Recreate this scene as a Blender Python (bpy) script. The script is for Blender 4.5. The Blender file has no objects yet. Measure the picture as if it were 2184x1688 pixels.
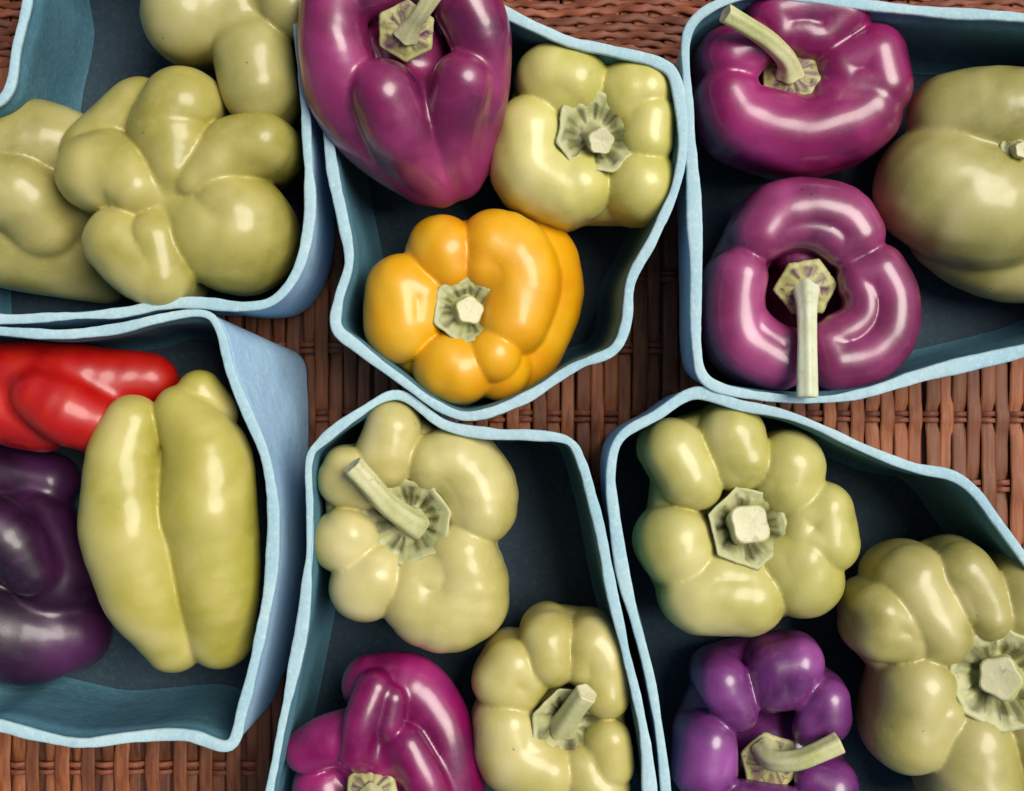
import bpy, bmesh, math, random
import numpy as np
from mathutils import Vector, Matrix

random.seed(4)
rng = np.random.default_rng(4)
scene = bpy.context.scene
COL = scene.collection

# ------------------------------------------------------------------ units
# One "unit" is 0.2 mm; the frame is 2184 x 1688 units at the height of the basket rims.
S = 0.0002
ZR = 380.0          # height of the basket rims above the wicker
D = 2800.0          # camera height above the rims
CX, CY = 1092.0, 844.0

def W(x, y, z):
    """measured position on the table (at height z) -> world metres"""
    f = (D + ZR - z) / D
    return np.array(((x - CX) * f, (CY - y) * f, z)) * S

# ------------------------------------------------------------------ camera
cam = bpy.data.cameras.new('camera')
cam.sensor_width = 36
cam.lens = 36 * D / 2184
cam.clip_start = 0.01
cam.clip_end = 50
camo = bpy.data.objects.new('camera', cam)
camo.location = (0, 0, (D + ZR) * S)
COL.objects.link(camo)
scene.camera = camo

# ------------------------------------------------------------------ sky and sun
SUN_EL, SUN_AZ = math.radians(60), math.radians(66)   # azimuth from +Y (top of the picture), clockwise
world = bpy.data.worlds.new('World')
scene.world = world
world.use_nodes = True
nt = world.node_tree
nt.nodes.clear()
sky = nt.nodes.new('ShaderNodeTexSky')
sky.sky_type = 'NISHITA'
sky.sun_disc = False
sky.sun_elevation = SUN_EL
sky.sun_rotation = SUN_AZ
sky.air_density = 1.0
sky.dust_density = 3.0
bg = nt.nodes.new('ShaderNodeBackground')
bg.inputs['Strength'].default_value = 0.05
out = nt.nodes.new('ShaderNodeOutputWorld')
nt.links.new(sky.outputs[0], bg.inputs[0])
nt.links.new(bg.outputs[0], out.inputs[0])

sun = bpy.data.lights.new('sun', 'SUN')
sun.energy = 2.6
sun.angle = math.radians(36)
sun.color = (1.0, 0.95, 0.86)
suno = bpy.data.objects.new('sun', sun)
sd = Vector((math.sin(SUN_AZ) * math.cos(SUN_EL), math.cos(SUN_AZ) * math.cos(SUN_EL), math.sin(SUN_EL)))
suno.rotation_euler = sd.to_track_quat('Z', 'Y').to_euler()
suno.location = sd * 2
COL.objects.link(suno)

vs = scene.view_settings
scene.cycles.max_bounces = 6
scene.cycles.diffuse_bounces = 3
scene.cycles.glossy_bounces = 3
scene.cycles.caustics_reflective = False
vs.view_transform = 'Standard'
vs.look = 'None'
vs.exposure = 0.36
vs.gamma = 1.0
vs.use_curve_mapping = False

# ------------------------------------------------------------------ materials
def new_mat(name):
    m = bpy.data.materials.new(name)
    m.use_nodes = True
    n = m.node_tree.nodes
    return m, m.node_tree, n['Principled BSDF']

def noise(nt, scale, detail=4, rough=0.55, vec=None, dist=0.0):
    n = nt.nodes.new('ShaderNodeTexNoise')
    n.inputs['Scale'].default_value = scale
    n.inputs['Detail'].default_value = detail
    n.inputs['Roughness'].default_value = rough
    n.inputs['Distortion'].default_value = dist
    if vec is not None:
        nt.links.new(vec, n.inputs['Vector'])
    return n.outputs['Fac']

def ramp(nt, fac, stops):
    r = nt.nodes.new('ShaderNodeValToRGB')
    el = r.color_ramp.elements
    while len(el) < len(stops):
        el.new(0.5)
    for e, (p, c) in zip(el, stops):
        e.position = p
        e.color = (*c, 1)
    nt.links.new(fac, r.inputs[0])
    return r.outputs[0]

def mixc(nt, fac, a, b, mode='MIX'):
    m = nt.nodes.new('ShaderNodeMix')
    m.data_type = 'RGBA'
    m.blend_type = mode
    if isinstance(fac, float):
        m.inputs[0].default_value = fac
    else:
        nt.links.new(fac, m.inputs[0])
    for sock, v in ((m.inputs[6], a), (m.inputs[7], b)):
        if isinstance(v, tuple):
            sock.default_value = (*v, 1)
        else:
            nt.links.new(v, sock)
    return m.outputs[2]

def coords(nt, scale=None):
    t = nt.nodes.new('ShaderNodeTexCoord')
    if scale is None:
        return t.outputs['Object']
    mp = nt.nodes.new('ShaderNodeMapping')
    mp.inputs['Scale'].default_value = scale
    nt.links.new(t.outputs['Object'], mp.inputs['Vector'])
    return mp.outputs[0]

def bump(nt, fac, strength, dist, bsdf, prev=None):
    b = nt.nodes.new('ShaderNodeBump')
    b.inputs['Strength'].default_value = strength
    b.inputs['Distance'].default_value = dist
    nt.links.new(fac, b.inputs['Height'])
    if prev is not None:
        nt.links.new(prev, b.inputs['Normal'])
    nt.links.new(b.outputs[0], bsdf.inputs['Normal'])
    return b.outputs[0]

def pepper_mat(name, dark, mid, light, speck, rough=0.46, blush=None, coat=0.45):
    m, nt, p = new_mat(name)
    v = coords(nt)
    f = noise(nt, 26, 2, 0.5, v, 0.3)
    c = ramp(nt, f, [(0.3, dark), (0.5, mid), (0.72, light)])
    f0 = noise(nt, 70, 3, 0.6, v, 0.3)
    r0 = ramp(nt, f0, [(0.45, (0, 0, 0)), (0.8, (.45, .45, .45))])
    c = mixc(nt, r0, c, light)
    if blush:
        fb = noise(nt, 15, 3, 0.5, v, 0.4)
        c = mixc(nt, ramp(nt, fb, [(0.52, (0, 0, 0)), (0.72, (.75, .75, .75))]), c, blush)
    f2 = noise(nt, 260, 4, 0.65, v)
    r2 = ramp(nt, f2, [(0.56, (0, 0, 0)), (0.78, (.6, .6, .6))])
    c = mixc(nt, r2, c, speck)
    vo = nt.nodes.new('ShaderNodeTexVoronoi')      # a few corky freckles
    vo.inputs['Scale'].default_value = 120
    nt.links.new(v, vo.inputs['Vector'])
    fk = ramp(nt, vo.outputs['Distance'], [(0.045, (1, 1, 1)), (0.075, (0, 0, 0))])
    gate = ramp(nt, noise(nt, 40, 2, 0.5, v), [(0.60, (0, 0, 0)), (0.66, (1, 1, 1))])
    fk = mixc(nt, fk, (0, 0, 0), gate)
    c = mixc(nt, fk, c, tuple(0.45 * q for q in dark))
    oi = nt.nodes.new('ShaderNodeObjectInfo')
    hs = nt.nodes.new('ShaderNodeHueSaturation')
    for k, (sock, lo, hi) in enumerate((('Hue', .494, .507), ('Saturation', .92, 1.08), ('Value', .88, 1.06))):
        fr_ = nt.nodes.new('ShaderNodeMath')
        fr_.operation = 'MULTIPLY_ADD'
        fr_.inputs[1].default_value = 1 + 6.37 * k
        fr_.inputs[2].default_value = 0
        nt.links.new(oi.outputs['Random'], fr_.inputs[0])
        fc = nt.nodes.new('ShaderNodeMath')
        fc.operation = 'FRACT'
        nt.links.new(fr_.outputs[0], fc.inputs[0])
        mr_ = nt.nodes.new('ShaderNodeMapRange')
        mr_.inputs[3].default_value = lo
        mr_.inputs[4].default_value = hi
        nt.links.new(fc.outputs[0], mr_.inputs[0])
        nt.links.new(mr_.outputs[0], hs.inputs[sock])
    nt.links.new(c, hs.inputs['Color'])
    c = hs.outputs[0]
    nt.links.new(c, p.inputs['Base Color'])
    fr = noise(nt, 70, 4, 0.6, v)
    rr = nt.nodes.new('ShaderNodeMapRange')
    rr.inputs[3].default_value = rough - 0.07
    rr.inputs[4].default_value = rough + 0.13
    nt.links.new(fr, rr.inputs[0])
    nt.links.new(rr.outputs[0], p.inputs['Roughness'])
    p.inputs['Specular IOR Level'].default_value = 0.5
    p.inputs['Coat Weight'].default_value = coat
    p.inputs['Coat Roughness'].default_value = 0.19
    b1 = bump(nt, noise(nt, 60, 3, 0.55, v), 0.2, 0.0012, p)
    bump(nt, noise(nt, 1100, 2, 0.5, v), 0.12, 0.0004, p, b1)
    return m

M = {}
M['green_olive'] = pepper_mat('olive_green_pepper_skin', (.27, .24, .040), (.38, .34, .080), (.54, .48, .18), (.45, .40, .13), blush=(.21, .18, .03))
M['green_pale'] = pepper_mat('pale_green_pepper_skin', (.41, .37, .085), (.54, .485, .15), (.70, .63, .29), (.62, .56, .23), blush=(.44, .40, .07))
M['green_lime'] = pepper_mat('yellow_green_pepper_skin', (.35, .32, .05), (.47, .42, .10), (.63, .56, .22), (.53, .48, .17), blush=(.33, .33, .04))
M['purple'] = pepper_mat('purple_pepper_skin', (.08, .004, .042), (.22, .008, .085), (.42, .045, .21), (.28, .02, .13), 0.36, blush=(.07, .004, .03), coat=0.75)
M['violet'] = pepper_mat('violet_pepper_skin', (.05, .004, .055), (.15, .012, .15), (.32, .06, .31), (.22, .035, .21), 0.36, blush=(.05, .004, .04), coat=0.75)
M['yellow'] = pepper_mat('yellow_pepper_skin', (.80, .33, .004), (.86, .44, .010), (.90, .56, .05), (.88, .50, .03), 0.44, blush=(.80, .27, .006))
M['red'] = pepper_mat('red_pepper_skin', (.34, .014, .006), (.46, .024, .010), (.56, .06, .022), (.5, .04, .018), 0.44, blush=(.30, .012, .006))

M['aubergine'] = pepper_mat('dark_purple_pepper_skin', (.012, .002, .012), (.030, .005, .028), (.10, .02, .10), (.07, .012, .065), 0.40)  # purple skin with the shade it lies in put into its colour

def stalk_mat(name, a, b, stain, stain_lo=0.55, stain_hi=0.7):
    m, nt, p = new_mat(name)
    v = coords(nt)
    c = ramp(nt, noise(nt, 60, 4, 0.6, v), [(0.35, a), (0.65, b)])
    st = ramp(nt, noise(nt, 190, 4, 0.6, v, 0.8), [(stain_lo, (0, 0, 0)), (stain_hi, (1, 1, 1))])
    c = mixc(nt, st, c, stain)
    if name.startswith('green_calyx'):
        at = nt.nodes.new('ShaderNodeAttribute')
        at.attribute_name = 'stain'
        c = mixc(nt, at.outputs['Fac'], c, stain)
        ed = nt.nodes.new('ShaderNodeAttribute')
        ed.attribute_name = 'edge'
        c = mixc(nt, ed.outputs['Fac'], c, (.54, .55, .29))
    nt.links.new(c, p.inputs['Base Color'])
    p.inputs['Roughness'].default_value = 0.5
    bump(nt, noise(nt, 500, 4, 0.6, v), 0.35, 0.0006, p)
    return m

M['calyx_brown'] = stalk_mat('green_calyx_with_brown_stains', (.36, .38, .15), (.52, .51, .26), (.075, .07, .02), 0.64, 0.76)
M['calyx_purple'] = stalk_mat('green_calyx_with_purple_edge', (.36, .36, .11), (.52, .50, .20), (.14, .05, .10), 0.56, 0.68)
M['stem'] = stalk_mat('pale_green_stem', (.47, .49, .20), (.66, .63, .36), (.30, .26, .10), 0.62, 0.80)
M['stem_white'] = stalk_mat('whitish_stem', (.60, .64, .40), (.74, .76, .58), (.50, .52, .26), 0.58, 0.75)
M['stem_cut'] = stalk_mat('cut_stem_end', (.58, .55, .30), (.72, .68, .45), (.42, .40, .22), 0.58, 0.72)
M['scar'] = stalk_mat('blossom_scar', (.05, .04, .02), (.1, .08, .04), (.03, .03, .02))

def pulp_mat(name, a, b, fibre):
    m, nt, p = new_mat(name)
    v = coords(nt)
    c = ramp(nt, noise(nt, 22, 4, 0.6, v), [(0.3, a), (0.7, b)])
    fl = ramp(nt, noise(nt, 420, 5, 0.7, v), [(0.5, (0, 0, 0)), (0.8, (1, 1, 1))])
    c = mixc(nt, fl, c, fibre)
    wear = ramp(nt, noise(nt, 48, 6, 0.72, v, 0.5), [(0.60, (0, 0, 0)), (0.80, (.55, .55, .55))])
    c = mixc(nt, wear, c, tuple(0.62 * q + .02 for q in a))
    nt.links.new(c, p.inputs['Base Color'])
    p.inputs['Roughness'].default_value = 0.8
    p.inputs['Specular IOR Level'].default_value = 0.25
    b1 = bump(nt, noise(nt, 70, 4, 0.6, v), 0.5, 0.002, p)
    bump(nt, noise(nt, 700, 5, 0.7, v), 0.5, 0.0006, p, b1)
    return m

M['pulp'] = pulp_mat('light_blue_moulded_pulp', (.34, .54, .72), (.44, .64, .80), (.54, .71, .83))
M['pulp_rim'] = pulp_mat('light_blue_pulp_edge', (.34, .55, .63), (.48, .66, .70), (.60, .76, .77))
M['pulp_lining'] = pulp_mat('teal_blue_basket_lining', (.065, .185, .255), (.10, .25, .33), (.14, .31, .38))  # same pulp on the inner wall, basket shade painted into its colour
M['pulp_floor'] = pulp_mat('slate_blue_basket_floor', (.026, .050, .072), (.045, .074, .10), (.07, .105, .13))  # floor pulp darkened to carry the shade inside the basket

def cane_mat(name, a, b, c3, stretch):
    m, nt, p = new_mat(name)
    v = coords(nt, stretch)
    oi = nt.nodes.new('ShaderNodeObjectInfo')
    add = nt.nodes.new('ShaderNodeVectorMath')
    add.operation = 'ADD'
    comb = nt.nodes.new('ShaderNodeCombineXYZ')
    mul = nt.nodes.new('ShaderNodeMath')
    mul.operation = 'MULTIPLY'
    mul.inputs[1].default_value = 37.0
    nt.links.new(oi.outputs['Random'], mul.inputs[0])
    for i in range(3):
        nt.links.new(mul.outputs[0], comb.inputs[i])
    nt.links.new(v, add.inputs[0])
    nt.links.new(comb.outputs[0], add.inputs[1])
    vv = add.outputs[0]
    c = ramp(nt, noise(nt, 1.0, 5, 0.65, vv), [(0.3, a), (0.5, b), (0.72, c3)])
    hs = nt.nodes.new('ShaderNodeHueSaturation')
    mr = nt.nodes.new('ShaderNodeMapRange')
    mr.inputs[3].default_value = 0.62
    mr.inputs[4].default_value = 1.3
    nt.links.new(oi.outputs['Random'], mr.inputs[0])
    nt.links.new(mr.outputs[0], hs.inputs['Value'])
    nt.links.new(c, hs.inputs['Color'])
    nt.links.new(hs.outputs[0], p.inputs['Base Color'])
    p.inputs['Roughness'].default_value = 0.6
    bump(nt, noise(nt, 2.5, 4, 0.6, vv), 0.4, 0.0008, p)
    return m

M['cane'] = cane_mat('brown_cane_upright', (.12, .030, .009), (.24, .070, .021), (.36, .125, .045), (260, 14, 260))
M['cane_cross'] = cane_mat('reddish_brown_cane_weaver', (.12, .027, .011), (.21, .056, .022), (.31, .098, .043), (14, 260, 260))
M['backing'] = cane_mat('dark_underside', (.055, .016, .008), (.08, .024, .011), (.11, .034, .016), (40, 40, 40))  # dark colour standing for the shade between the canes

# ------------------------------------------------------------------ mesh helpers
def link(name, verts, faces, mat, parent=None, origin=None, smooth=True):
    v = np.asarray(verts, dtype=float)
    if origin is not None:
        v = v - np.asarray(origin)
    me = bpy.data.meshes.new(name)
    if isinstance(faces, np.ndarray):
        nf, k = faces.shape
        me.vertices.add(len(v))
        me.vertices.foreach_set('co', v.astype(np.float32).ravel())
        me.loops.add(nf * k)
        me.loops.foreach_set('vertex_index', faces.astype(np.int32).ravel())
        me.polygons.add(nf)
        me.polygons.foreach_set('loop_start', np.arange(0, nf * k, k, dtype=np.int32))
        me.update(calc_edges=True)
    else:
        me.from_pydata([tuple(p) for p in v], [], faces)
    me.materials.append(M[mat])
    if smooth:
        me.polygons.foreach_set('use_smooth', [True] * len(me.polygons))
    me.update()
    o = bpy.data.objects.new(name, me)
    COL.objects.link(o)
    if parent is not None:
        o.parent = parent
    return o

def empty(name, loc):
    o = bpy.data.objects.new(name, None)
    o.location = loc
    o.empty_display_size = 0.01
    COL.objects.link(o)
    return o

def tag(o, label, cat, group=None):
    o['label'] = label
    o['category'] = cat
    if group:
        o['group'] = group

def spline(pts, n, closed=True):
    """Catmull-Rom through pts, resampled to n evenly spaced points"""
    P = np.asarray(pts, float)
    k = len(P)
    res = []
    segs = k if closed else k - 1
    for i in range(segs):
        if closed:
            p0, p1, p2, p3 = P[(i - 1) % k], P[i], P[(i + 1) % k], P[(i + 2) % k]
        else:
            p0, p1, p2, p3 = P[max(i - 1, 0)], P[i], P[i + 1], P[min(i + 2, k - 1)]
        for t in np.linspace(0, 1, 16, endpoint=False):
            res.append(0.5 * ((2 * p1) + (-p0 + p2) * t + (2 * p0 - 5 * p1 + 4 * p2 - p3) * t * t + (-p0 + 3 * p1 - 3 * p2 + p3) * t ** 3))
    res.append(P[0] if closed else P[-1])
    R = np.array(res)
    d = np.r_[0, np.cumsum(np.linalg.norm(np.diff(R[:, :2] if R.shape[1] < 3 else R[:, :3], axis=0), axis=1))]
    s = np.linspace(0, d[-1], n, endpoint=not closed)
    return np.stack([np.interp(s, d, R[:, c]) for c in range(R.shape[1])], 1)

# ------------------------------------------------------------------ the woven surface
def strand(name, path, w, h, mat, parent, n=8):
    """flat-oval strand swept along a path (world units); w across, h thick"""
    P = np.asarray(path)
    k = len(P)
    T = np.gradient(P, axis=0)
    T /= np.linalg.norm(T, axis=1)[:, None]
    up = np.array((0, 0, 1.0))
    side = np.cross(T, up)
    side /= np.linalg.norm(side, axis=1)[:, None]
    nor = np.cross(side, T)
    a = np.linspace(0, 2 * math.pi, n, endpoint=False) + math.pi / n
    ca, sa = np.cos(a), np.sin(a)
    cw = np.sign(ca) * np.abs(ca) ** 0.5 * w / 2
    sh = np.sign(sa) * np.abs(sa) ** 0.5 * h / 2
    V = (P[:, None, :] + side[:, None, :] * cw[None, :, None] + nor[:, None, :] * sh[None, :, None]).reshape(-1, 3)
    F = []
    for i in range(k - 1):
        for j in range(n):
            j2 = (j + 1) % n
            F.append((i * n + j, i * n + j2, (i + 1) * n + j2, (i + 1) * n + j))
    return link(name, V, np.array(F), mat, parent)

wicker = empty('wicker_tabletop', (0, 0, 0))
wicker['kind'] = 'structure'
FZ = (D + ZR) / D
XA, XB, YA, YB = -420 * FZ, 2600 * FZ, -420 * FZ, 2100 * FZ   # extent in picture units at z=0
def wt(x, y, z):      # x,y picture units at the table height
    return ((x - CX) * FZ * S, (CY - y) * FZ * S, z * S)
pair_y = [-330, -180] + [y for y in range(290, 2100, 150)]
band = list(range(-60, 144, 17))
PITCH = 31.0
xs = np.arange(-400, 2600, PITCH)
def over(i, j):       # does upright i pass over weaver j
    return (i + j) % 2 == 0
weavers = []          # (y, parity, thickness)
for q, y in enumerate(pair_y):
    weavers += [(y - 8, q, 11), (y + 8, q, 11)]
for q, y in enumerate(band):
    weavers += [(y, q, 17)]
weavers.sort()
wy = np.array([w[0] for w in weavers])
for i, x in enumerate(xs):
    ys = np.linspace(-420, 2120, 170)
    jit = np.cumsum(rng.normal(0, .35, len(ys)))
    z = np.full(len(ys), -14.0)
    for (y, q, t) in weavers:
        s = 1 if over(i, q) else -1
        amp = 9 if t == 11 else 3
        z += s * amp * np.exp(-((ys - y) / 24.0) ** 2) * (0.65 if t == 11 else 0.5)
    z += (2.5 if i % 2 else -2.5)
    z = np.clip(z, -26, -5)
    w = (31 if i % 2 else 28.5) + rng.normal(0, 1.5)
    strand('upright', [wt(x + rng.normal(0, .1) + jit[k], ys[k], z[k]) for k in range(len(ys))], w * S * FZ, 5 * S, 'cane', wicker)
for (y, q, t) in weavers:
    px = np.arange(-420, 2600, PITCH / 4)
    ph = (px - xs[0]) / PITCH
    z = -14 - (9 if t == 11 else 7) * np.cos(math.pi * (ph / (1 if t == 11 else 2) + q * (1 if t == 11 else .5)))
    yy = y + rng.normal(0, 1.0, len(px)).cumsum() * 0.25 + (3.0 * np.cos(math.pi * (ph + q) + .6) if t == 17 else 0)
    if t == 17:
        yy = yy + 5 * np.sin(px / 60.0 + q * .2)
        z = z + 8
    strand('weaver', [wt(px[k], yy[k], z[k]) for k in range(len(px))], t * S * FZ * rng.uniform(.9, 1.1), (t * .75) * S, 'cane_cross', wicker)
a = [wt(x, y, -30) for x, y in ((-450, -450), (2640, -450), (2640, 2140), (-450, 2140))]
b = [wt(x, y, -40) for x, y in ((-450, -450), (2640, -450), (2640, 2140), (-450, 2140))]
link('backing', a + b, [(0, 3, 2, 1), (4, 5, 6, 7), (0, 1, 5, 4), (1, 2, 6, 5), (2, 3, 7, 6), (3, 0, 4, 7)], 'backing', wicker, smooth=False)  # sheet added under the weave so the gaps look dark

# ------------------------------------------------------------------ baskets
def basket(pts, label, taper=0.94, base=None, rim_r=11.5, n=320, seed=0):
    """pts: rim centre line (x, y[, dz]); base: optional {index: (x, y)} of the foot, measured at the table"""
    r = np.random.default_rng(seed)
    P = [(p[0], p[1], (p[2] if len(p) > 2 else 0)) for p in pts]
    cen = np.mean(np.array(P)[:, :2], axis=0)
    B = []
    rimw, basew = [], []
    for i, (x, y, dz) in enumerate(P):
        rimw.append(W(x, y, ZR + dz) / S)
    rimw = np.array(rimw)
    cw = rimw.mean(axis=0)
    for i in range(len(P)):
        if base and i in base:
            q = W(*base[i], 4) / S
        else:
            q = cw + (rimw[i] - cw) * taper
            q[2] = 4
        basew.append(q)
    both = np.hstack([rimw, np.array(basew)])
    R = spline(both, n)
    rim, foot = R[:, :3].copy(), R[:, 3:].copy()
    foot[:, 2] = 4
    # small hand-made unevenness
    ph = r.uniform(0, 6.28, 4)
    s = np.arange(n) / n * 2 * math.pi
    rim[:, 2] += 3 * np.sin(5 * s + ph[0]) + 2 * np.sin(11 * s + ph[1])
    wob = 1.2 * np.sin(9 * s + ph[2]) + .5 * np.sin(19 * s + ph[3])
    def normals(Q):
        t = np.roll(Q, -1, 0) - np.roll(Q, 1, 0)
        nn = np.stack([t[:, 1], -t[:, 0], 0 * t[:, 0]], 1)
        nn /= np.linalg.norm(nn, axis=1)[:, None]
        area = np.sum(Q[:, 0] * np.roll(Q[:, 1], -1) - np.roll(Q[:, 0], -1) * Q[:, 1])
        return nn if area > 0 else -nn
    nr, nf = normals(rim), normals(foot)
    origin = np.array((foot[:, 0].mean(), foot[:, 1].mean(), 0)) * S
    root = empty('pulp_basket', origin)
    tag(root, label, 'basket', 'light blue pulp baskets')
    th = 6.0
    prof = [(0.0, -th), (0.0, th), (.03, th + 1), (.25, th + 2), (.5, th + 2), (.75, th + 1), (.94, th), (.985, th),
            (.985, -th), (.93, -th), (.90, -th - 4), (.84, -th - 6), (.78, -th - 3), (.5, -th), (.25, -th - 2), (.08, -th - 8), (.045, -th - 16)]
    V = []
    for (t, o) in prof:
        c = foot + (rim - foot) * t
        nn = nf + (nr - nf) * t
        c = c + nn * (o + wob[:, None] * (1 if 0.1 < t < .97 else .3))
        V.append(c)
    k = len(prof)
    F = [(a * n + i, a * n + (i + 1) % n, ((a + 1) % k) * n + (i + 1) % n, ((a + 1) % k) * n + i) for a in range(k) for i in range(n)]
    Vw = np.vstack(V) * S
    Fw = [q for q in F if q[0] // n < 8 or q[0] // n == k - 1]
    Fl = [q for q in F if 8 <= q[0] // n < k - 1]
    # the loop of profile runs foot outside -> rim -> inside -> foot
    link('wall', Vw, np.array(Fw), 'pulp', root, origin)
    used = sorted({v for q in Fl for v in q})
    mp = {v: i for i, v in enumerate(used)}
    link('lining', Vw[used], np.array([[mp[v] for v in q] for q in Fl]), 'pulp_lining', root, origin)  # inner faces of the wall, in the shade-darkened pulp
    # rolled rim
    m = 16
    RV, RF = [], []
    def soft(w, a):
        q = r.normal(0, 1, n)
        kern = np.exp(-(np.arange(-3 * w, 3 * w + 1) / w) ** 2)
        q = np.convolve(np.r_[q, q, q], kern / np.sqrt((kern ** 2).sum()), 'same')[n:2 * n]
        return q * a
    rj, zj, oj = soft(11, 1.5) + soft(4, .9) + soft(1, .35), soft(6, 1.2), soft(5, .8)
    for a_ in range(m):
        ang = 2 * math.pi * a_ / m
        ox = math.copysign(abs(math.cos(ang)) ** .5, math.cos(ang)) * (rim_r + 1.5 * np.sin(7 * s + ph[1]) + wob * .5 + rj) + oj
        oz = math.copysign(abs(math.sin(ang)) ** .5, math.sin(ang)) * (rim_r * .62 + .4 * rj) + zj
        RV.append(rim + nr * ox[:, None] + np.array((0, 0, 1.0)) * oz[:, None])
    for a_ in range(m):
        for i in range(n):
            RF.append((a_ * n + i, ((a_ + 1) % m) * n + i, ((a_ + 1) % m) * n + (i + 1) % n, a_ * n + (i + 1) % n))
    link('rim', np.vstack(RV) * S, np.array(RF), 'pulp_rim', root, origin)
    # floor
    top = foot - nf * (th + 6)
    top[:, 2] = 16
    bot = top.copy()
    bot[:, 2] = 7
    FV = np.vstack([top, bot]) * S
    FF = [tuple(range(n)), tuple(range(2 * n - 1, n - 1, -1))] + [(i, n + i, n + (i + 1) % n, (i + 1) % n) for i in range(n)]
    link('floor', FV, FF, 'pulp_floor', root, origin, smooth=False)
    return root

basket([(70, -190), (62, -20), (38, 100), (14, 205), (-80, 265), (-135, 420), (-140, 600), (-120, 676), (0, 682), (130, 676), (250, 668), (340, 652), (430, 648), (520, 655),
        (585, 640), (635, 580), (660, 480), (660, 380), (654, 280), (640, 140), (632, -20), (625, -170), (350, -200)],
       'light blue pulp basket at top left holding three olive green peppers', taper=0.99, seed=1)
basket([(1062, 22), (1200, 84), (1300, 108), (1400, 132), (1442, 175), (1456, 300), (1440, 400), (1392, 510), (1347, 600), (1336, 690), (1308, 748), (1230, 782),
        (1120, 850), (1020, 886), (955, 878), (860, 815), (765, 742), (718, 700), (722, 640), (744, 560), (730, 470), (712, 380), (700, 290, -10), (690, 200, -40),
        (690, 60, -60), (720, -60, -40), (900, -70, -20)],
       'light blue pulp basket in the middle holding the yellow pepper', taper=0.93, seed=2)
basket([(1560, 0), (1640, -12), (1850, 14), (2000, 26), (2184, 40), (2330, 60), (2400, 120), (2410, 400), (2400, 640), (2330, 705), (2184, 748), (2000, 792),
        (1850, 836), (1735, 852), (1600, 842), (1508, 812), (1486, 740), (1484, 600), (1479, 400), (1466, 200), (1462, 90), (1490, 36)],
       'light blue pulp basket at top right holding two purple peppers and a green one', taper=0.95, seed=3)
basket([(-110, 700), (0, 706), (130, 714), (250, 702), (340, 680), (432, 668), (468, 702), (492, 790), (530, 880), (568, 980), (583, 1100), (574, 1250), (546, 1400),
        (520, 1500), (492, 1588), (400, 1568), (280, 1574), (170, 1582), (80, 1566), (0, 1546), (-110, 1526), (-130, 1300), (-130, 900)],
       'light blue pulp basket at lower left holding the red pepper', taper=0.985,
       base={5: (560, 735), 6: (640, 765), 7: (652, 830), 8: (654, 920), 9: (652, 1010), 10: (650, 1110), 11: (646, 1240), 12: (625, 1360), 13: (598, 1440), 14: (562, 1505)}, seed=4)
basket([(848, 842, -14), (760, 886), (686, 942), (660, 985), (662, 1100), (659, 1200), (642, 1350), (613, 1500), (588, 1620), (574, 1700), (566, 1850), (700, 1900),
        (1200, 1900), (1385, 1850), (1386, 1690), (1368, 1540), (1337, 1400), (1302, 1250), (1280, 1130), (1262, 1060), (1242, 990), (1212, 940), (1130, 928),
        (1050, 926, -10), (950, 906, -16)],
       'light blue pulp basket at bottom centre holding a folded purple pepper and two green ones', taper=0.985, seed=5)
basket([(1484, 838, -12), (1400, 886), (1325, 932), (1303, 1000), (1309, 1100), (1329, 1220), (1362, 1350), (1394, 1480), (1412, 1600), (1420, 1700), (1425, 1870), (1500, 1930),
        (2200, 1930), (2320, 1870), (2330, 1500), (2290, 1330), (2184, 1192), (2130, 1120), (2082, 1052), (2030, 1014), (1950, 1000), (1850, 962), (1700, 892), (1580, 866, -10)],
       'light blue pulp basket at lower right holding a dark violet pepper', taper=0.98, seed=6)

# ------------------------------------------------------------------ peppers: lobes as blended swept solids
def smin(a, b, k):
    h = np.maximum(k - np.abs(a - b), 0) / k
    return np.minimum(a, b) - h * h * k * 0.25

def seg_dist(p, a, b, ra, rb):
    ab = b - a
    L = float(ab @ ab)
    if L < 1e-9:
        return np.linalg.norm(p - a, axis=-1) - ra
    rr = ra - rb
    a2 = L - rr * rr
    if a2 < 1e-3 * L:
        c, r = (a, ra) if ra > rb else (b, rb)
        return np.linalg.norm(p - c, axis=-1) - r
    pa = p - a                               # exact tapered capsule
    y = pa @ ab
    z = y - L
    x2 = np.maximum(np.einsum('...i,...i', pa, pa) * L * L - y * y * L, 0)
    y2, z2 = y * y * L, z * z * L
    k = np.sign(rr) * rr * rr * x2
    d = (np.sqrt(x2 * a2 / L) + y * rr) / L - ra
    d = np.where(np.sign(y) * a2 * y2 < k, np.sqrt(x2 + y2) / L - ra, d)
    return np.where(np.sign(z) * a2 * z2 > k, np.sqrt(x2 + z2) / L - rb, d)

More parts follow.
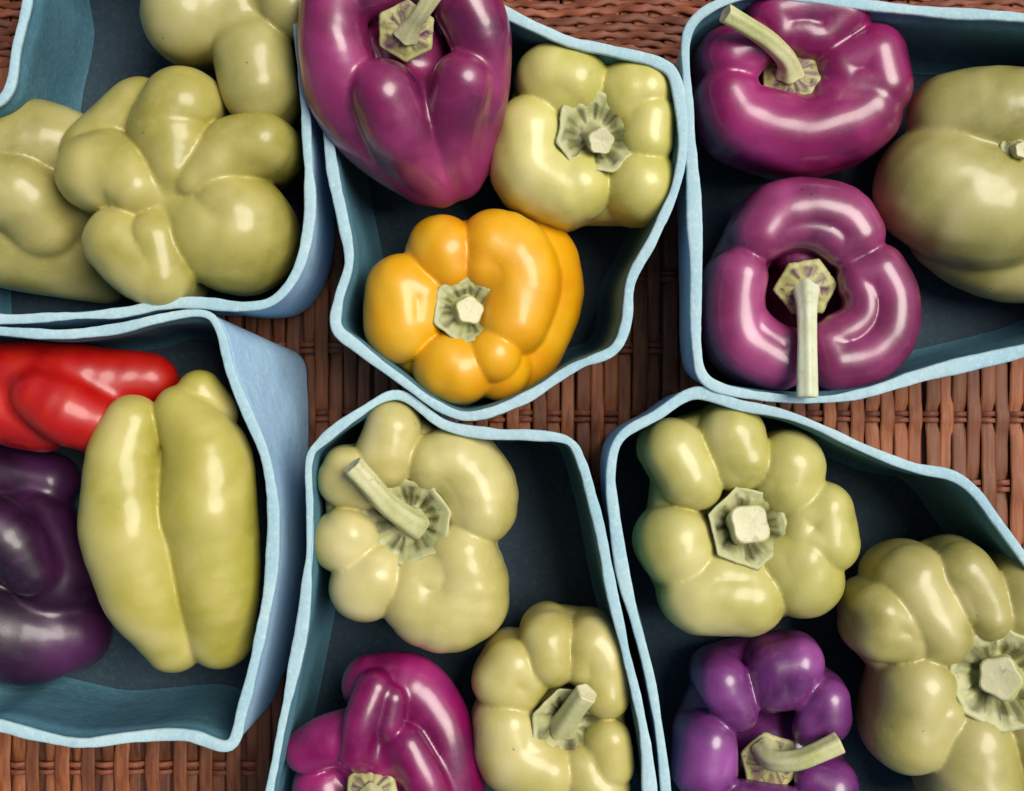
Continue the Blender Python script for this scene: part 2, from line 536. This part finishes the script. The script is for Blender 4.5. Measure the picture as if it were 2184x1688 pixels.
def curtain_dist(p, a, b, ra, rb, cw, zb, pull):
    """lobe that runs over the shoulder along a-b and down the side to the foot, drawing in towards the axis"""
    z = p[..., 2]
    ztop = max(a[2], b[2])
    t = np.clip((ztop - z) / max(ztop - zb, 1), 0, 1)
    sc = 1 + (pull - 1) * t ** 2 + .05 * np.sin(math.pi * np.minimum(t * 1.1, 1))
    x = cw[0] + (p[..., 0] - cw[0]) / sc
    y = cw[1] + (p[..., 1] - cw[1]) / sc
    ab = (b - a)[:2]
    L = float(ab @ ab)
    u = np.clip(((x - a[0]) * ab[0] + (y - a[1]) * ab[1]) / max(L, 1e-6), 0, 1)
    dx, dy = x - (a[0] + u * ab[0]), y - (a[1] + u * ab[1])
    zp = a[2] + u * (b[2] - a[2])
    r = ra + u * (rb - ra)
    zlow = zb + r * .86
    dz = np.where(z > zp, z - zp, np.minimum(z - zlow, 0))
    return np.sqrt(dx * dx + dy * dy + dz * dz) - r * (1 - .10 * t)

def prim_dist(p, s):
    return curtain_dist(p, *s) if len(s) > 4 else seg_dist(p, *s)

def make_field(prims, kin, kout, wob, seed, core):
    r = np.random.default_rng(seed)
    dirs = r.normal(0, 1, (5, 3))
    dirs /= np.linalg.norm(dirs, axis=1)[:, None]
    fr = r.uniform(.018, .05, 5)
    ph = r.uniform(0, 6.28, 5)
    def f(p):
        out = None
        for lobe in prims:
            d = None
            for s in lobe:
                e = prim_dist(p, s)
                d = e if d is None else np.minimum(d, e)
            out = d if out is None else smin(out, d, kout)
        for c in core:
            out = smin(out, seg_dist(p, *c), 26.0)
        for i in range(5):
            out = out + wob * (np.sin((p @ dirs[i]) * fr[i] + ph[i]) * .5 + .10 * np.sin((p @ dirs[i - 1]) * fr[i] * 3.1 + ph[i - 2]))
        return out
    return f

def surface_nets(f, lo, hi, h):
    n = np.ceil((hi - lo) / h).astype(int) + 1
    ax = [lo[i] + h * np.arange(n[i]) for i in range(3)]
    G = np.stack(np.meshgrid(*ax, indexing='ij'), -1)
    m = 4                                    # coarse pass, then only the cells near the skin
    Vc = f(G[::m, ::m, ::m])
    ii = [np.minimum((np.arange(n[i]) + m // 2) // m, Vc.shape[i] - 1) for i in range(3)]
    V = Vc[np.ix_(*ii)]
    near = np.abs(V) < m * h * 1.15
    V[near] = f(G[near])
    ins = V < 0
    def c(a, i, j, k):
        return a[i:n[0] - 1 + i, j:n[1] - 1 + j, k:n[2] - 1 + k]
    cnt = sum(c(ins, i, j, k).astype(np.int8) for i in (0, 1) for j in (0, 1) for k in (0, 1))
    act = (cnt > 0) & (cnt < 8)
    idx = -np.ones(act.shape, int)
    cells = np.argwhere(act)
    idx[act] = np.arange(len(cells))
    acc = np.zeros((len(cells), 3))
    num = np.zeros(len(cells))
    ci, cj, ck = cells.T
    corners = [(i, j, k) for i in (0, 1) for j in (0, 1) for k in (0, 1)]
    for a in corners:
        for d in range(3):
            if a[d] == 1:
                continue
            b = list(a)
            b[d] = 1
            va = V[ci + a[0], cj + a[1], ck + a[2]]
            vb = V[ci + b[0], cj + b[1], ck + b[2]]
            m = (va < 0) != (vb < 0)
            t = va[m] / (va[m] - vb[m])
            q = np.tile(np.array(a, float), (m.sum(), 1))
            q[:, d] += t
            acc[m] += q
            num[m] += 1
    P = lo + h * (cells + acc / num[:, None])
    F = []
    for d in range(3):
        e1, e2 = (d + 1) % 3, (d + 2) % 3
        sl0 = [slice(None)] * 3
        sl1 = [slice(None)] * 3
        sl0[d] = slice(0, n[d] - 1)
        sl1[d] = slice(1, n[d])
        A, B = ins[tuple(sl0)], ins[tuple(sl1)]
        for flip, mask in ((False, A & ~B), (True, ~A & B)):
            e = np.argwhere(mask)
            ok = (e[:, e1] > 0) & (e[:, e2] > 0) & (e[:, e1] < n[e1] - 1) & (e[:, e2] < n[e2] - 1)
            e = e[ok]
            def cell(o1, o2):
                q = e.copy()
                q[:, e1] += o1
                q[:, e2] += o2
                return idx[q[:, 0], q[:, 1], q[:, 2]]
            quad = np.stack([cell(-1, -1), cell(0, -1), cell(0, 0), cell(-1, 0)], 1)
            F.append(quad[:, ::-1] if flip else quad)
    F = np.vstack(F)
    for _ in range(2):                       # pull the vertices onto the true surface
        e = 0.8
        v = f(P)
        g = np.stack([f(P + e * np.eye(3)[i]) - v for i in range(3)], 1) / e
        P = P - np.clip(v / np.maximum((g * g).sum(1), .2), -h, h)[:, None] * g * .85
    a, b = F.ravel(), np.roll(F, -1, 1).ravel()
    deg = np.bincount(a, minlength=len(P)).astype(float)
    for it in range(8):                      # light fairing of the skin
        L = np.stack([np.bincount(a, P[b, c], len(P)) for c in range(3)], 1) / deg[:, None] - P
        P = P + (.5 if it % 2 == 0 else -.44) * L
    return P, F

VOX = 5.2

def calyx_mesh(c, nrm, R, sides, style, rot, seed):
    r = np.random.default_rng(seed)
    N, K = 72, 12
    th = np.linspace(0, 2 * math.pi, N, endpoint=False)
    a = (th - rot) % (2 * math.pi / sides) - math.pi / sides
    poly = math.cos(math.pi / sides) / np.cos(a)
    jr = np.interp(th, np.linspace(0, 2 * math.pi, sides + 1), np.r_[(q := r.uniform(.92, 1.08, sides)), q[0]])
    rag = r.normal(0, 1, N)
    rag = (rag + np.roll(rag, 1) + np.roll(rag, 2) * .5) * .007
    out = R * 1.06 * poly * jr
    ribs = np.abs(np.cos(th * sides * 1.0 + r.uniform(0, 3))) ** .7
    ribs2 = np.abs(np.cos(th * (sides * 1.5 + 1) + 1.3))
    V = []
    for k in range(K + 1):
        u = k / K
        rad = out * u * (1 + rag * max(0, u - .6) * 2.5)
        if style == 'dish':
            # stem base mound, fluted trough, raised edge
            z = 0.16 * R * np.exp(-(u / .36) ** 2) + 0.40 * R * max(0, (u - .5) / .5) ** 1.1 * (1 if u < .97 else .92) + 0 * th
            z = z + (ribs * .6 + ribs2 * .4) * 0.17 * R * math.exp(-((u - .66) / .16) ** 2)
        else:
            z = 0.34 * R * (1 - u ** 1.6) + 0 * th + 0.05 * R * ribs * math.exp(-((u - .7) / .25) ** 2)
            if u > .9:
                z = z + .05 * R
        z = z + r.normal(0, .008 * R, N)
        V.append(np.stack([rad * np.cos(th), rad * np.sin(th), z], 1))
    # underside
    V.append(np.stack([out * .97 * np.cos(th), out * .97 * np.sin(th), V[-1][:, 2] - .12 * R], 1))
    V.append(np.stack([out * .5 * np.cos(th), out * .5 * np.sin(th), 0 * th - .3 * R], 1))
    V.append(np.stack([out * .02 * np.cos(th), out * .02 * np.sin(th), 0 * th - .32 * R], 1))
    rows = len(V)
    V = np.vstack(V)
    F = np.array([(k * N + i, (k + 1) * N + i, (k + 1) * N + (i + 1) % N, k * N + (i + 1) % N) for k in range(rows - 1) for i in range(N)])
    q = Vector(nrm).normalized().to_track_quat('Z', 'Y').to_matrix()
    return V @ np.array(q).T + c, F

def calyx_stain(sides, seed):
    """brown withered streaks that run outwards between the stem and the edge of the calyx"""
    r = np.random.default_rng(seed + 99)
    N, K = 72, 12
    th = np.linspace(0, 2 * math.pi, N, endpoint=False)
    st = np.zeros((K + 4, N))
    for _ in range(sides * 3 + 3):
        t0, w, u0, u1, s = r.uniform(0, 6.28), r.uniform(.06, .17), r.uniform(.30, .42), r.uniform(.66, .88), r.uniform(.6, 1)
        d = np.abs((th - t0 + math.pi) % (2 * math.pi) - math.pi)
        for k in range(K + 1):
            u = k / K
            if u0 < u < u1:
                st[k] = np.maximum(st[k], s * np.exp(-(d / w) ** 2))
    return st.ravel().astype(np.float32)

def stem_mesh(nodes, seed, sides=5):
    r = np.random.default_rng(seed)
    P = spline(nodes, 40, closed=False)
    C, rad = P[:, :3], P[:, 3]
    T = np.gradient(C, axis=0)
    T /= np.linalg.norm(T, axis=1)[:, None]
    ref = np.array((0.3, 0.8, 0.52)) if abs(T[0] @ np.array((0.3, 0.8, 0.52))) < .9 else np.array((1.0, 0, 0))
    u = np.cross(T[0], ref)
    N = 30
    th = np.linspace(0, 2 * math.pi, N, endpoint=False)
    V = []
    for i in range(len(C)):
        u = u - T[i] * (u @ T[i])
        u /= np.linalg.norm(u)
        w = np.cross(T[i], u)
        rr = rad[i] * (1 + (.10 if sides == 4 else .085) * np.cos(sides * th + .02 * i) + .03 * np.cos(2 * th + 1)) + r.normal(0, .12, N)
        V.append(C[i] + np.outer(rr * np.cos(th), u) + np.outer(rr * np.sin(th), w))
    # rounded cut edge
    e = len(C) - 1
    ring = V[-1]
    V.append(C[e] + (ring - C[e]) * .9 + T[e] * 1.6)
    F = np.array([(k * N + i, k * N + (i + 1) % N, (k + 1) * N + (i + 1) % N, (k + 1) * N + i) for k in range(len(V) - 1) for i in range(N)])
    cap = [C[e] + (ring - C[e]) * .9 + T[e] * 1.9]
    cap.append(C[e] + (ring - C[e]) * .6 + T[e] * 1.2)
    cap.append(C[e] + (ring - C[e]) * .3 + T[e] * .2 + r.normal(0, .3, (N, 3)))
    cap.append(C[e] + (ring - C[e]) * .01 + T[e] * -.4)
    CF = np.array([(k * N + i, k * N + (i + 1) % N, (k + 1) * N + (i + 1) % N, (k + 1) * N + i) for k in range(3) for i in range(N)])
    return np.vstack(V), F, np.vstack(cap), CF

def pepper(label, cat_group, mat, lobes, T=390.0, center=None, core=(), calyx=None, stem=None, zb=22.0, pull=.74, kout=3.5, kin=3.0,
           wob=2.0, seed=1, calyx_mat='calyx_brown', stem_mat='stem', scar=None, ring=None, sink=58.0, stem_sides=5, grow=.15, hole=1.0):
    """lobes: lists of (x, y, r[, z]) measured on the table; a lobe that starts with 'ns' hangs free, the others run down to the foot"""
    allp = [q for lb in lobes for q in lb if q != 'ns']
    if ring is None:
        ring = calyx is not None and all(lb[0] != 'ns' for lb in lobes[:2])
    if center is None:
        center = (np.mean([q[0] for q in allp]), np.mean([q[1] for q in allp]))
    def P(q):
        if ring:
            # broad shoulders that press against each other, outline kept
            v = np.array((q[0] - calyx[0], q[1] - calyx[1]), float)
            v *= 1 - q[2] * grow / max(np.linalg.norm(v), 1)
            q = (calyx[0] + v[0], calyx[1] + v[1], q[2] * (1 + grow)) + tuple(q[3:])
        z = q[3] if len(q) > 3 else T - q[2]
        f = (D + ZR - z) / D
        return W(q[0], q[1], z) / S, q[2] * f
    cw = W(center[0], center[1], 250) / S
    prims, dense = [], []
    for lb in lobes:
        free = lb[0] == 'ns'
        ns = [P(q) for q in lb if q != 'ns']
        if len(ns) > 2:
            ln = sum(np.linalg.norm(b[0] - a[0]) for a, b in zip(ns[:-1], ns[1:]))
            rm = np.mean([r for p, r in ns])
            sp = spline([np.r_[p, r] for p, r in ns], max(4, int(ln / (.25 * rm))), closed=False)
            ns = [(q[:3], q[3]) for q in sp]
        dense.append(ns)
        seg = []
        if len(ns) == 1:
            ns = ns * 2
        for a, b in zip(ns[:-1], ns[1:]):
            seg.append((a[0], b[0], a[1], b[1]) if free else (a[0], b[0], a[1], b[1], cw, zb, pull))
        prims.append(seg)
    if ring:
        # shoulders run in towards the calyx and neighbouring lobes are joined by a lower web of flesh
        cal = W(calyx[0], calyx[1], T) / S
        cal[2] = 0
        cr = calyx[3]
        mids = []
        for li, lb in enumerate(lobes):
            if lb[0] == 'ns':
                continue
            ns = dense[li]
            best = []
            for p, r in ns:
                v = p - cal
                v[2] = 0
                d = np.linalg.norm(v)
                rin = r * .74
                dn = max(cr * .86 * hole + rin * .80, d - r * 1.0)
                if dn < d - 6:
                    q = cal + v / d * dn
                    q[2] = p[2] + r - rin - 10
                    best.append((p, q, r, rin))
            prims[li] += [tuple(best[0]), tuple(best[-1])] if best else []
            prims[li] += [(a[1], b[1], a[3], b[3]) for a, b in zip(best[:-1], best[1:])]
            for p, r in ([ns[0], ns[len(ns) // 2], ns[-1]] if len(ns) > 2 else ns):
                mids.append((math.atan2(p[1] - cal[1], p[0] - cal[0]), p, r, li))
        mids.sort(key=lambda t: t[0])
        web = []
        for a, b in zip(mids, mids[1:] + mids[:1]):
            if a[3] == b[3]:
                continue
            r = min(a[2], b[2]) * .92
            pa, pb = a[1].copy(), b[1].copy()
            for p in (pa, pb):
                p[:2] = cal[:2] + (p[:2] - cal[:2]) * .99
            pa[2] = pb[2] = T - sink - r
            if np.linalg.norm(pa - pb) < 190:
                web.append((pa, pb, r, r, cw, zb, pull))
        prims.append(web)
    cores = []
    for c in core:          # (x, y, z0, z1, r)
        x, y, z0, z1, r = c
        cores.append((W(x, y, z0) / S, W(x, y, z1) / S, r, r))
    f = make_field(prims, kin, kout, wob, seed, cores)
    pts = np.array([s[i] for lb in prims for s in lb for i in (0, 1)] + [np.array((cw[0], cw[1], zb + 20))] * 2 + [s[i] for s in cores for i in (0, 1)])
    rs = np.array([s[i] for lb in prims for s in lb for i in (2, 3)] + [20, 20] + [s[i] for s in cores for i in (2, 3)])
    lo = (pts - rs[:, None]).min(0) - 24
    hi = (pts + rs[:, None]).max(0) + 24
    V, F = surface_nets(f, lo, hi, VOX)
    origin = np.array((cw[0], cw[1], V[:, 2].min())) * S
    if calyx is None and stem is None and scar is None:
        root = link('bell_pepper', V * S, F, mat, None, origin)
        root.location = origin
        tag(root, label, 'pepper', cat_group)
        return root
    root = empty('bell_pepper', origin)
    tag(root, label, 'pepper', cat_group)
    link('body', V * S, F, mat, root, origin)
    if calyx:
        x, y, z, R, nrm, sides, style, rot = calyx
        CV, CF = calyx_mesh(W(x, y, z) / S, nrm, R, sides, style, rot, seed + 50)
        co = link('calyx', CV * S, CF, calyx_mat, root, origin)
        at = co.data.attributes.new('stain', 'FLOAT', 'POINT')
        at.data.foreach_set('value', calyx_stain(sides, seed))
        ed = co.data.attributes.new('edge', 'FLOAT', 'POINT')
        ev = np.zeros((16, 72), np.float32)
        ev[11:14] = rng.uniform(.25, .85, (3, 72)) * (1.0 if style == 'dish' else .6)
        ed.data.foreach_set('value', ev.ravel())
    if stem:
        nodes = [np.r_[W(a, b, c) / S, r] for (a, b, c, r) in stem]
        SV, SF, EV, EF = stem_mesh(nodes, seed + 70, stem_sides)
        so = link('stem', SV * S, SF, stem_mat, root, origin)
        link('cut_end', EV * S, EF, 'stem_cut', so, origin)
    if scar:
        x, y, z, r = scar
        c = W(x, y, z) / S
        ring = [c + np.array((math.cos(t) * r * q, math.sin(t) * r * q, h)) for q, h in ((1, -3), (.9, 1), (.4, 2)) for t in np.linspace(0, 6.28, 12, endpoint=False)]
        FF = [(k * 12 + i, k * 12 + (i + 1) % 12, (k + 1) * 12 + (i + 1) % 12, (k + 1) * 12 + i) for k in range(2) for i in range(12)] + [tuple(range(24, 36))]
        link('blossom_scar', np.array(ring) * S, FF, 'scar', root, origin)
    return root

UP = (0, 0, 1)
GG, PG = 'green bell peppers', 'purple bell peppers'

# --- top left basket
pepper('large olive green pepper with its lobed underside up, on top in the top left basket', GG, 'green_olive',
       [[(386, 225, 84), (352, 280, 78), (376, 300, 90), (372, 362, 48)],
        [(560, 308, 68), (500, 322, 70), (445, 362, 52), (410, 385, 40)],
        [(458, 495, 112), (515, 495, 128), (480, 440, 80)],
        [(252, 515, 74), (300, 560, 78), (345, 590, 66), (330, 510, 60)],
        [(205, 368, 84), (250, 365, 84), (290, 400, 60)],
        ['ns', (200, 320, 70, 290), (300, 240, 72, 290)]],
       T=430, core=[(370, 420, 130, 280, 118), (340, 460, 130, 285, 90)], seed=11, kout=6, kin=3)
pepper('olive green pepper at the left edge, partly under the large green one', GG, 'green_olive',
       [['ns', (-15, 318, 92, 235), (50, 304, 94, 238), (120, 314, 90, 220), (210, 355, 80, 180)],
        ['ns', (-20, 410, 88, 280), (50, 420, 88, 275), (90, 480, 80, 240)],
        ['ns', (-20, 500, 108, 190), (100, 525, 106, 165), (225, 580, 68, 95)]],
       core=[(20, 410, 130, 190, 130), (150, 420, 130, 180, 110)], seed=12, kout=8, kin=3)
pepper('green pepper at the top edge beside the heart-shaped purple pepper', GG, 'green_olive',
       [[(395, 30, 96), (420, -50, 95)],
        [(542, 122, 86), (552, 185, 82)],
        [(622, 15, 72, 340), (600, -60, 75)]],
       T=415, core=[(500, 30, 130, 270, 118)], seed=13, kout=8, kin=3)

# --- middle basket
pepper('heart-shaped purple pepper leaning over the rim, between top left and middle baskets', PG, 'purple',
       [['ns', (712, 20, 74, 430), (712, 110, 76, 430), (742, 215, 80, 390), (810, 300, 74, 345), (905, 385, 54, 290)],
        ['ns', (820, 205, 78, 440), (855, 280, 80, 400), (905, 350, 66, 335), (940, 392, 52, 285)],
        ['ns', (985, 175, 66, 432), (965, 250, 70, 395), (965, 325, 60, 340), (980, 378, 50, 285)],
        ['ns', (995, 15, 72, 430), (1022, 80, 68, 420), (1030, 160, 62, 390), (1018, 240, 58, 360), (1000, 350, 46, 290)],
        ['ns', (770, -20, 66, 425), (900, -50, 76, 410)]],
       center=(880, 170), core=[(868, 110, 290, 330, 95), (885, 230, 300, 318, 110), (920, 320, 280, 290, 90)], seed=21, kout=9, kin=3,
       calyx=(868, 70, 452, 62, (0.02, -0.35, 1), 6, 'cap', .4), calyx_mat='calyx_purple',
       stem=[(866, 76, 462, 26), (882, 50, 490, 17), (902, 22, 515, 16), (930, -22, 535, 19)])
pepper('pale green pepper with a angular calyx, right of the heart-shaped purple pepper', GG, 'green_pale',
       [[(1172, 160, 68), (1215, 165, 70)],
        [(1352, 190, 66), (1375, 190, 62)],
        [(1392, 250, 52), (1388, 300, 50)],
        [(1372, 402, 72)],
        [(1120, 280, 66), (1122, 365, 72), (1195, 408, 74), (1225, 405, 70)]],
       T=385, center=(1262, 290), core=[(1262, 292, 130, 205, 110)], seed=22,
       calyx=(1267, 293, 334, 90, (.06, .04, 1), 7, 'dish', .3), stem=[(1268, 293, 328, 34), (1272, 296, 350, 26), (1282, 302, 385, 28)])
pepper('yellow-orange pepper with a grey-green cut stem', None, 'yellow',
       [[(942, 528, 68), (925, 545, 60, 300)],
        [(1055, 516, 68), (1105, 545, 74), (1122, 610, 72), (1105, 690, 66)],
        ['ns', (1150, 560, 86, 220), (1158, 650, 84, 200), (1100, 770, 80, 200)],
        [(848, 615, 68), (848, 695, 70)],
        [(955, 790, 68), (975, 800, 66)],
        [(1058, 765, 52), (1070, 790, 60, 280)]],
       T=385, center=(1005, 665), core=[(1000, 668, 130, 195, 120)], seed=23, zb=22,
       calyx=(996, 664, 332, 76, (.02, .05, 1), 6, 'dish', .75), stem=[(996, 664, 328, 38), (998, 664, 345, 30), (1002, 662, 362, 30)])

# --- top right basket
pepper('shiny purple pepper with a stem bent to the upper left, in the top right basket', PG, 'purple',
       [[(1650, 20, 54), (1725, 10, 62), (1800, 25, 56)],
        [(1545, 118, 56), (1590, 95, 50)],
        [(1540, 205, 56), (1575, 262, 66), (1690, 298, 72), (1800, 275, 74), (1850, 245, 72)],
        [(1868, 120, 64), (1884, 185, 62)]],
       T=385, center=(1712, 165), core=[(1715, 170, 130, 160, 130)], hole=1.25, seed=31, kout=8, wob=1.4,
       calyx=(1688, 162, 320, 64, (-.2, .1, 1), 7, 'cap', .2), calyx_mat='calyx_purple',
       stem=[(1684, 158, 328, 32), (1678, 128, 355, 22), (1640, 88, 395, 20), (1590, 55, 430, 19), (1548, 30, 450, 20)])
pepper('shiny magenta purple pepper with a long whitish stem hanging over the basket edge', PG, 'purple',
       [[(1618, 492, 54), (1655, 452, 60), (1725, 438, 60), (1795, 455, 60), (1832, 495, 54)],
        [(1880, 578, 54), (1908, 635, 54), (1900, 710, 56), (1850, 765, 58), (1785, 780, 54)],
        [(1566, 590, 54), (1558, 650, 56), (1575, 730, 60), (1640, 775, 56), (1668, 785, 46)],
        ['ns', (1700, 540, 42, 260), (1745, 545, 40, 260)]],
       T=380, center=(1725, 615), sink=80, core=[(1725, 618, 130, 130, 118)], hole=1.75, seed=32, kout=8, wob=1.4,
       calyx=(1716, 612, 318, 62, (0, -.15, 1), 6, 'cap', .1), calyx_mat='calyx_purple', stem_mat='stem_white',
       stem=[(1718, 620, 322, 30), (1720, 655, 360, 22), (1721, 720, 400, 20), (1721, 790, 420, 21), (1721, 846, 425, 22)])
pepper('large green pepper at the right edge of the top right basket', GG, 'green_olive',
       [['ns', (2030, 250, 96, 255), (2120, 240, 100, 280), (2240, 240, 90, 290)],
        ['ns', (2000, 400, 134, 245), (2060, 430, 140, 250), (2130, 440, 130, 240)],
        ['ns', (2030, 480, 100, 170), (2130, 545, 100, 140), (2260, 540, 100, 150)],
        ['ns', (2280, 400, 110, 240)]],
       center=(2130, 390), core=[(2150, 400, 130, 200, 120)], seed=33, kout=15,
       calyx=(2170, 322, 336, 46, (.25, .05, 1), 7, 'cap', .2),
       stem=[(2170, 322, 340, 26), (2174, 322, 356, 19), (2182, 320, 374, 18)])

# --- lower left basket
pepper('red pepper half hidden behind the long green pepper', None, 'red',
       [['ns', (90, 845, 64, 305), (150, 880, 72, 300), (240, 915, 66, 260)],
        ['ns', (0, 800, 70, 255), (130, 806, 74, 250), (320, 815, 62, 220)],
        ['ns', (-50, 850, 70, 250), (20, 880, 70, 260), (90, 910, 58, 240)]],
       center=(100, 850), core=[(110, 855, 120, 215, 96), (220, 860, 120, 215, 90)], seed=41, kout=18, kin=3)
pepper('long yellow-green pepper lying on its side beside the red pepper', GG, 'green_lime',
       [['ns', (285, 905, 62, 320), (262, 1000, 84, 320), (275, 1130, 100, 320), (315, 1260, 98, 300), (372, 1368, 64, 270)],
        ['ns', (385, 880, 58, 320), (440, 965, 90, 320), (445, 1090, 104, 320)],
        ['ns', (425, 838, 48, 300), (460, 880, 50, 290)],
        ['ns', (450, 1130, 100, 310), (462, 1240, 94, 300), (468, 1350, 74, 270)]],
       center=(370, 1110), core=[(365, 1050, 130, 230, 120), (385, 1200, 130, 220, 120)], seed=42, kout=9, kin=3, scar=(352, 848, 352, 5))
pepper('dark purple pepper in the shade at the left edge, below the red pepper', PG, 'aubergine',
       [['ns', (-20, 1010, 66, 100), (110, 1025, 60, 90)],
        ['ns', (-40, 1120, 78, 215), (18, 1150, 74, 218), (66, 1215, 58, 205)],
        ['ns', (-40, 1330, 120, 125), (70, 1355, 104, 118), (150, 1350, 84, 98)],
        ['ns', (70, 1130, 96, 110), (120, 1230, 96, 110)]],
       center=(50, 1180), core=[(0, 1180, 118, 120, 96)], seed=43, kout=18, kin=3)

# --- bottom centre basket
pepper('pale green pepper with a curved stem and wide ragged calyx, in the bottom centre basket', GG, 'green_pale',
       [[(838, 905, 55), (822, 955, 60)],
        [(930, 980, 58), (982, 980, 66), (1028, 1038, 70), (1035, 1085, 66)],
        [(992, 1180, 62), (995, 1280, 88), (930, 1308, 80), (890, 1290, 70)],
        [(775, 1255, 70), (800, 1240, 66)],
        [(722, 1160, 60), (738, 1140, 54)],
        [(728, 1020, 50), (735, 1000, 46)]],
       T=385, center=(880, 1115), core=[(875, 1115, 130, 190, 120)], seed=51,
       calyx=(872, 1110, 324, 94, (-.1, .06, 1), 7, 'dish', .5),
       stem=[(884, 1116, 326, 34), (866, 1106, 360, 27), (825, 1075, 395, 24), (785, 1030, 425, 23), (752, 994, 440, 24)])
pepper('crumpled purple pepper with folds, at the bottom edge', PG, 'purple',
       [['ns', (790, 1460, 62, 260), (880, 1470, 70, 270), (945, 1560, 68, 270), (965, 1700, 70, 260)],
        ['ns', (800, 1470, 42, 330), (772, 1540, 40, 345), (757, 1605, 36, 340)],
        ['ns', (838, 1490, 36, 330), (828, 1545, 34, 335)],
        ['ns', (655, 1600, 50, 290), (705, 1578, 56, 300), (770, 1565, 58, 290)],
        ['ns', (868, 1585, 46, 325), (905, 1660, 52, 320), (930, 1730, 55, 310)],
        ['ns', (690, 1680, 70, 240), (720, 1740, 80, 240)]],
       center=(820, 1620), core=[(820, 1600, 120, 240, 110)], seed=52, kout=7,
       calyx=(792, 1692, 350, 58, (0, .35, 1), 7, 'cap', .3), calyx_mat='calyx_purple',
       stem=[(792, 1694, 360, 26), (795, 1712, 390, 18), (800, 1735, 420, 18)])
pepper('pale green pepper with a short slanted stem, beside the crumpled purple pepper', GG, 'green_pale',
       [[(1168, 1355, 54), (1170, 1405, 50)],
        [(1085, 1415, 54), (1065, 1450, 56)],
        [(1262, 1365, 54), (1290, 1405, 54), (1298, 1475, 46)],
        [(1300, 1585, 44), (1308, 1640, 44)],
        [(1068, 1545, 62), (1085, 1615, 68), (1160, 1655, 66)],
        [(1262, 1672, 62), (1280, 1690, 60)]],
       T=370, center=(1200, 1525), core=[(1200, 1530, 125, 190, 105)], seed=53,
       calyx=(1213, 1538, 317, 86, (.1, -.08, 1), 7, 'dish', .1),
       stem=[(1200, 1548, 316, 32), (1208, 1536, 345, 26), (1228, 1508, 375, 24), (1252, 1478, 395, 25)])

# --- lower right basket
pepper('green pepper with a squared stem stump, in the lower right basket', GG, 'green_lime',
       [[(1432, 955, 58), (1460, 1010, 58)],
        [(1560, 918, 62), (1582, 975, 54)],
        [(1692, 985, 66), (1688, 1030, 64)],
        [(1770, 1085, 50), (1775, 1160, 56)],
        [(1712, 1200, 78), (1720, 1240, 76)],
        [(1430, 1160, 74), (1440, 1180, 72)],
        [(1485, 1275, 74), (1590, 1282, 76)]],
       T=385, center=(1588, 1120), core=[(1588, 1120, 130, 190, 125)], seed=61, stem_sides=4,
       calyx=(1587, 1122, 330, 90, (.06, .08, 1), 6, 'dish', .35),
       stem=[(1586, 1124, 335, 40), (1590, 1122, 365, 40), (1600, 1118, 402, 43)])
pepper('big green pepper at the right edge with a stump and fluted calyx', GG, 'green_olive',
       [[(2050, 1212, 56), (2085, 1260, 52), (2108, 1310, 44)],
        [(1935, 1235, 72), (1965, 1290, 72), (1990, 1345, 66)],
        [(1868, 1300, 52), (1872, 1350, 52)],
        [(1945, 1460, 72), (1930, 1570, 76)],
        [(2065, 1600, 84), (2070, 1680, 90)],
        [(2190, 1250, 68), (2230, 1320, 70)],
        [(2250, 1600, 90)]],
       T=395, center=(2080, 1450), core=[(2100, 1450, 130, 170, 150)], seed=62,
       calyx=(2130, 1442, 332, 112, (-.08, .02, 1), 8, 'dish', .2),
       stem=[(2132, 1442, 320, 54), (2132, 1443, 350, 44), (2132, 1446, 385, 44)])
pepper('dark violet pepper with a bent stem and angular calyx at the bottom edge', PG, 'violet',
       [[(1538, 1452, 56), (1545, 1470, 52)],
        [(1650, 1420, 54), (1700, 1412, 56)],
        [(1505, 1580, 58), (1495, 1650, 56)],
        [(1768, 1490, 44), (1765, 1530, 50)],
        [(1775, 1680, 56)],
        [(1560, 1740, 60), (1680, 1750, 60)]],
       T=330, center=(1640, 1590), core=[(1640, 1590, 120, 118, 122)], seed=63, kout=9, sink=90, grow=.05, hole=1.35,
       calyx=(1645, 1625, 270, 68, (-.05, -.05, 1), 6, 'cap', .5), calyx_mat='calyx_purple',
       stem=[(1632, 1600, 280, 30), (1650, 1622, 320, 23), (1700, 1622, 345, 22), (1745, 1606, 355, 22), (1790, 1585, 355, 24)])
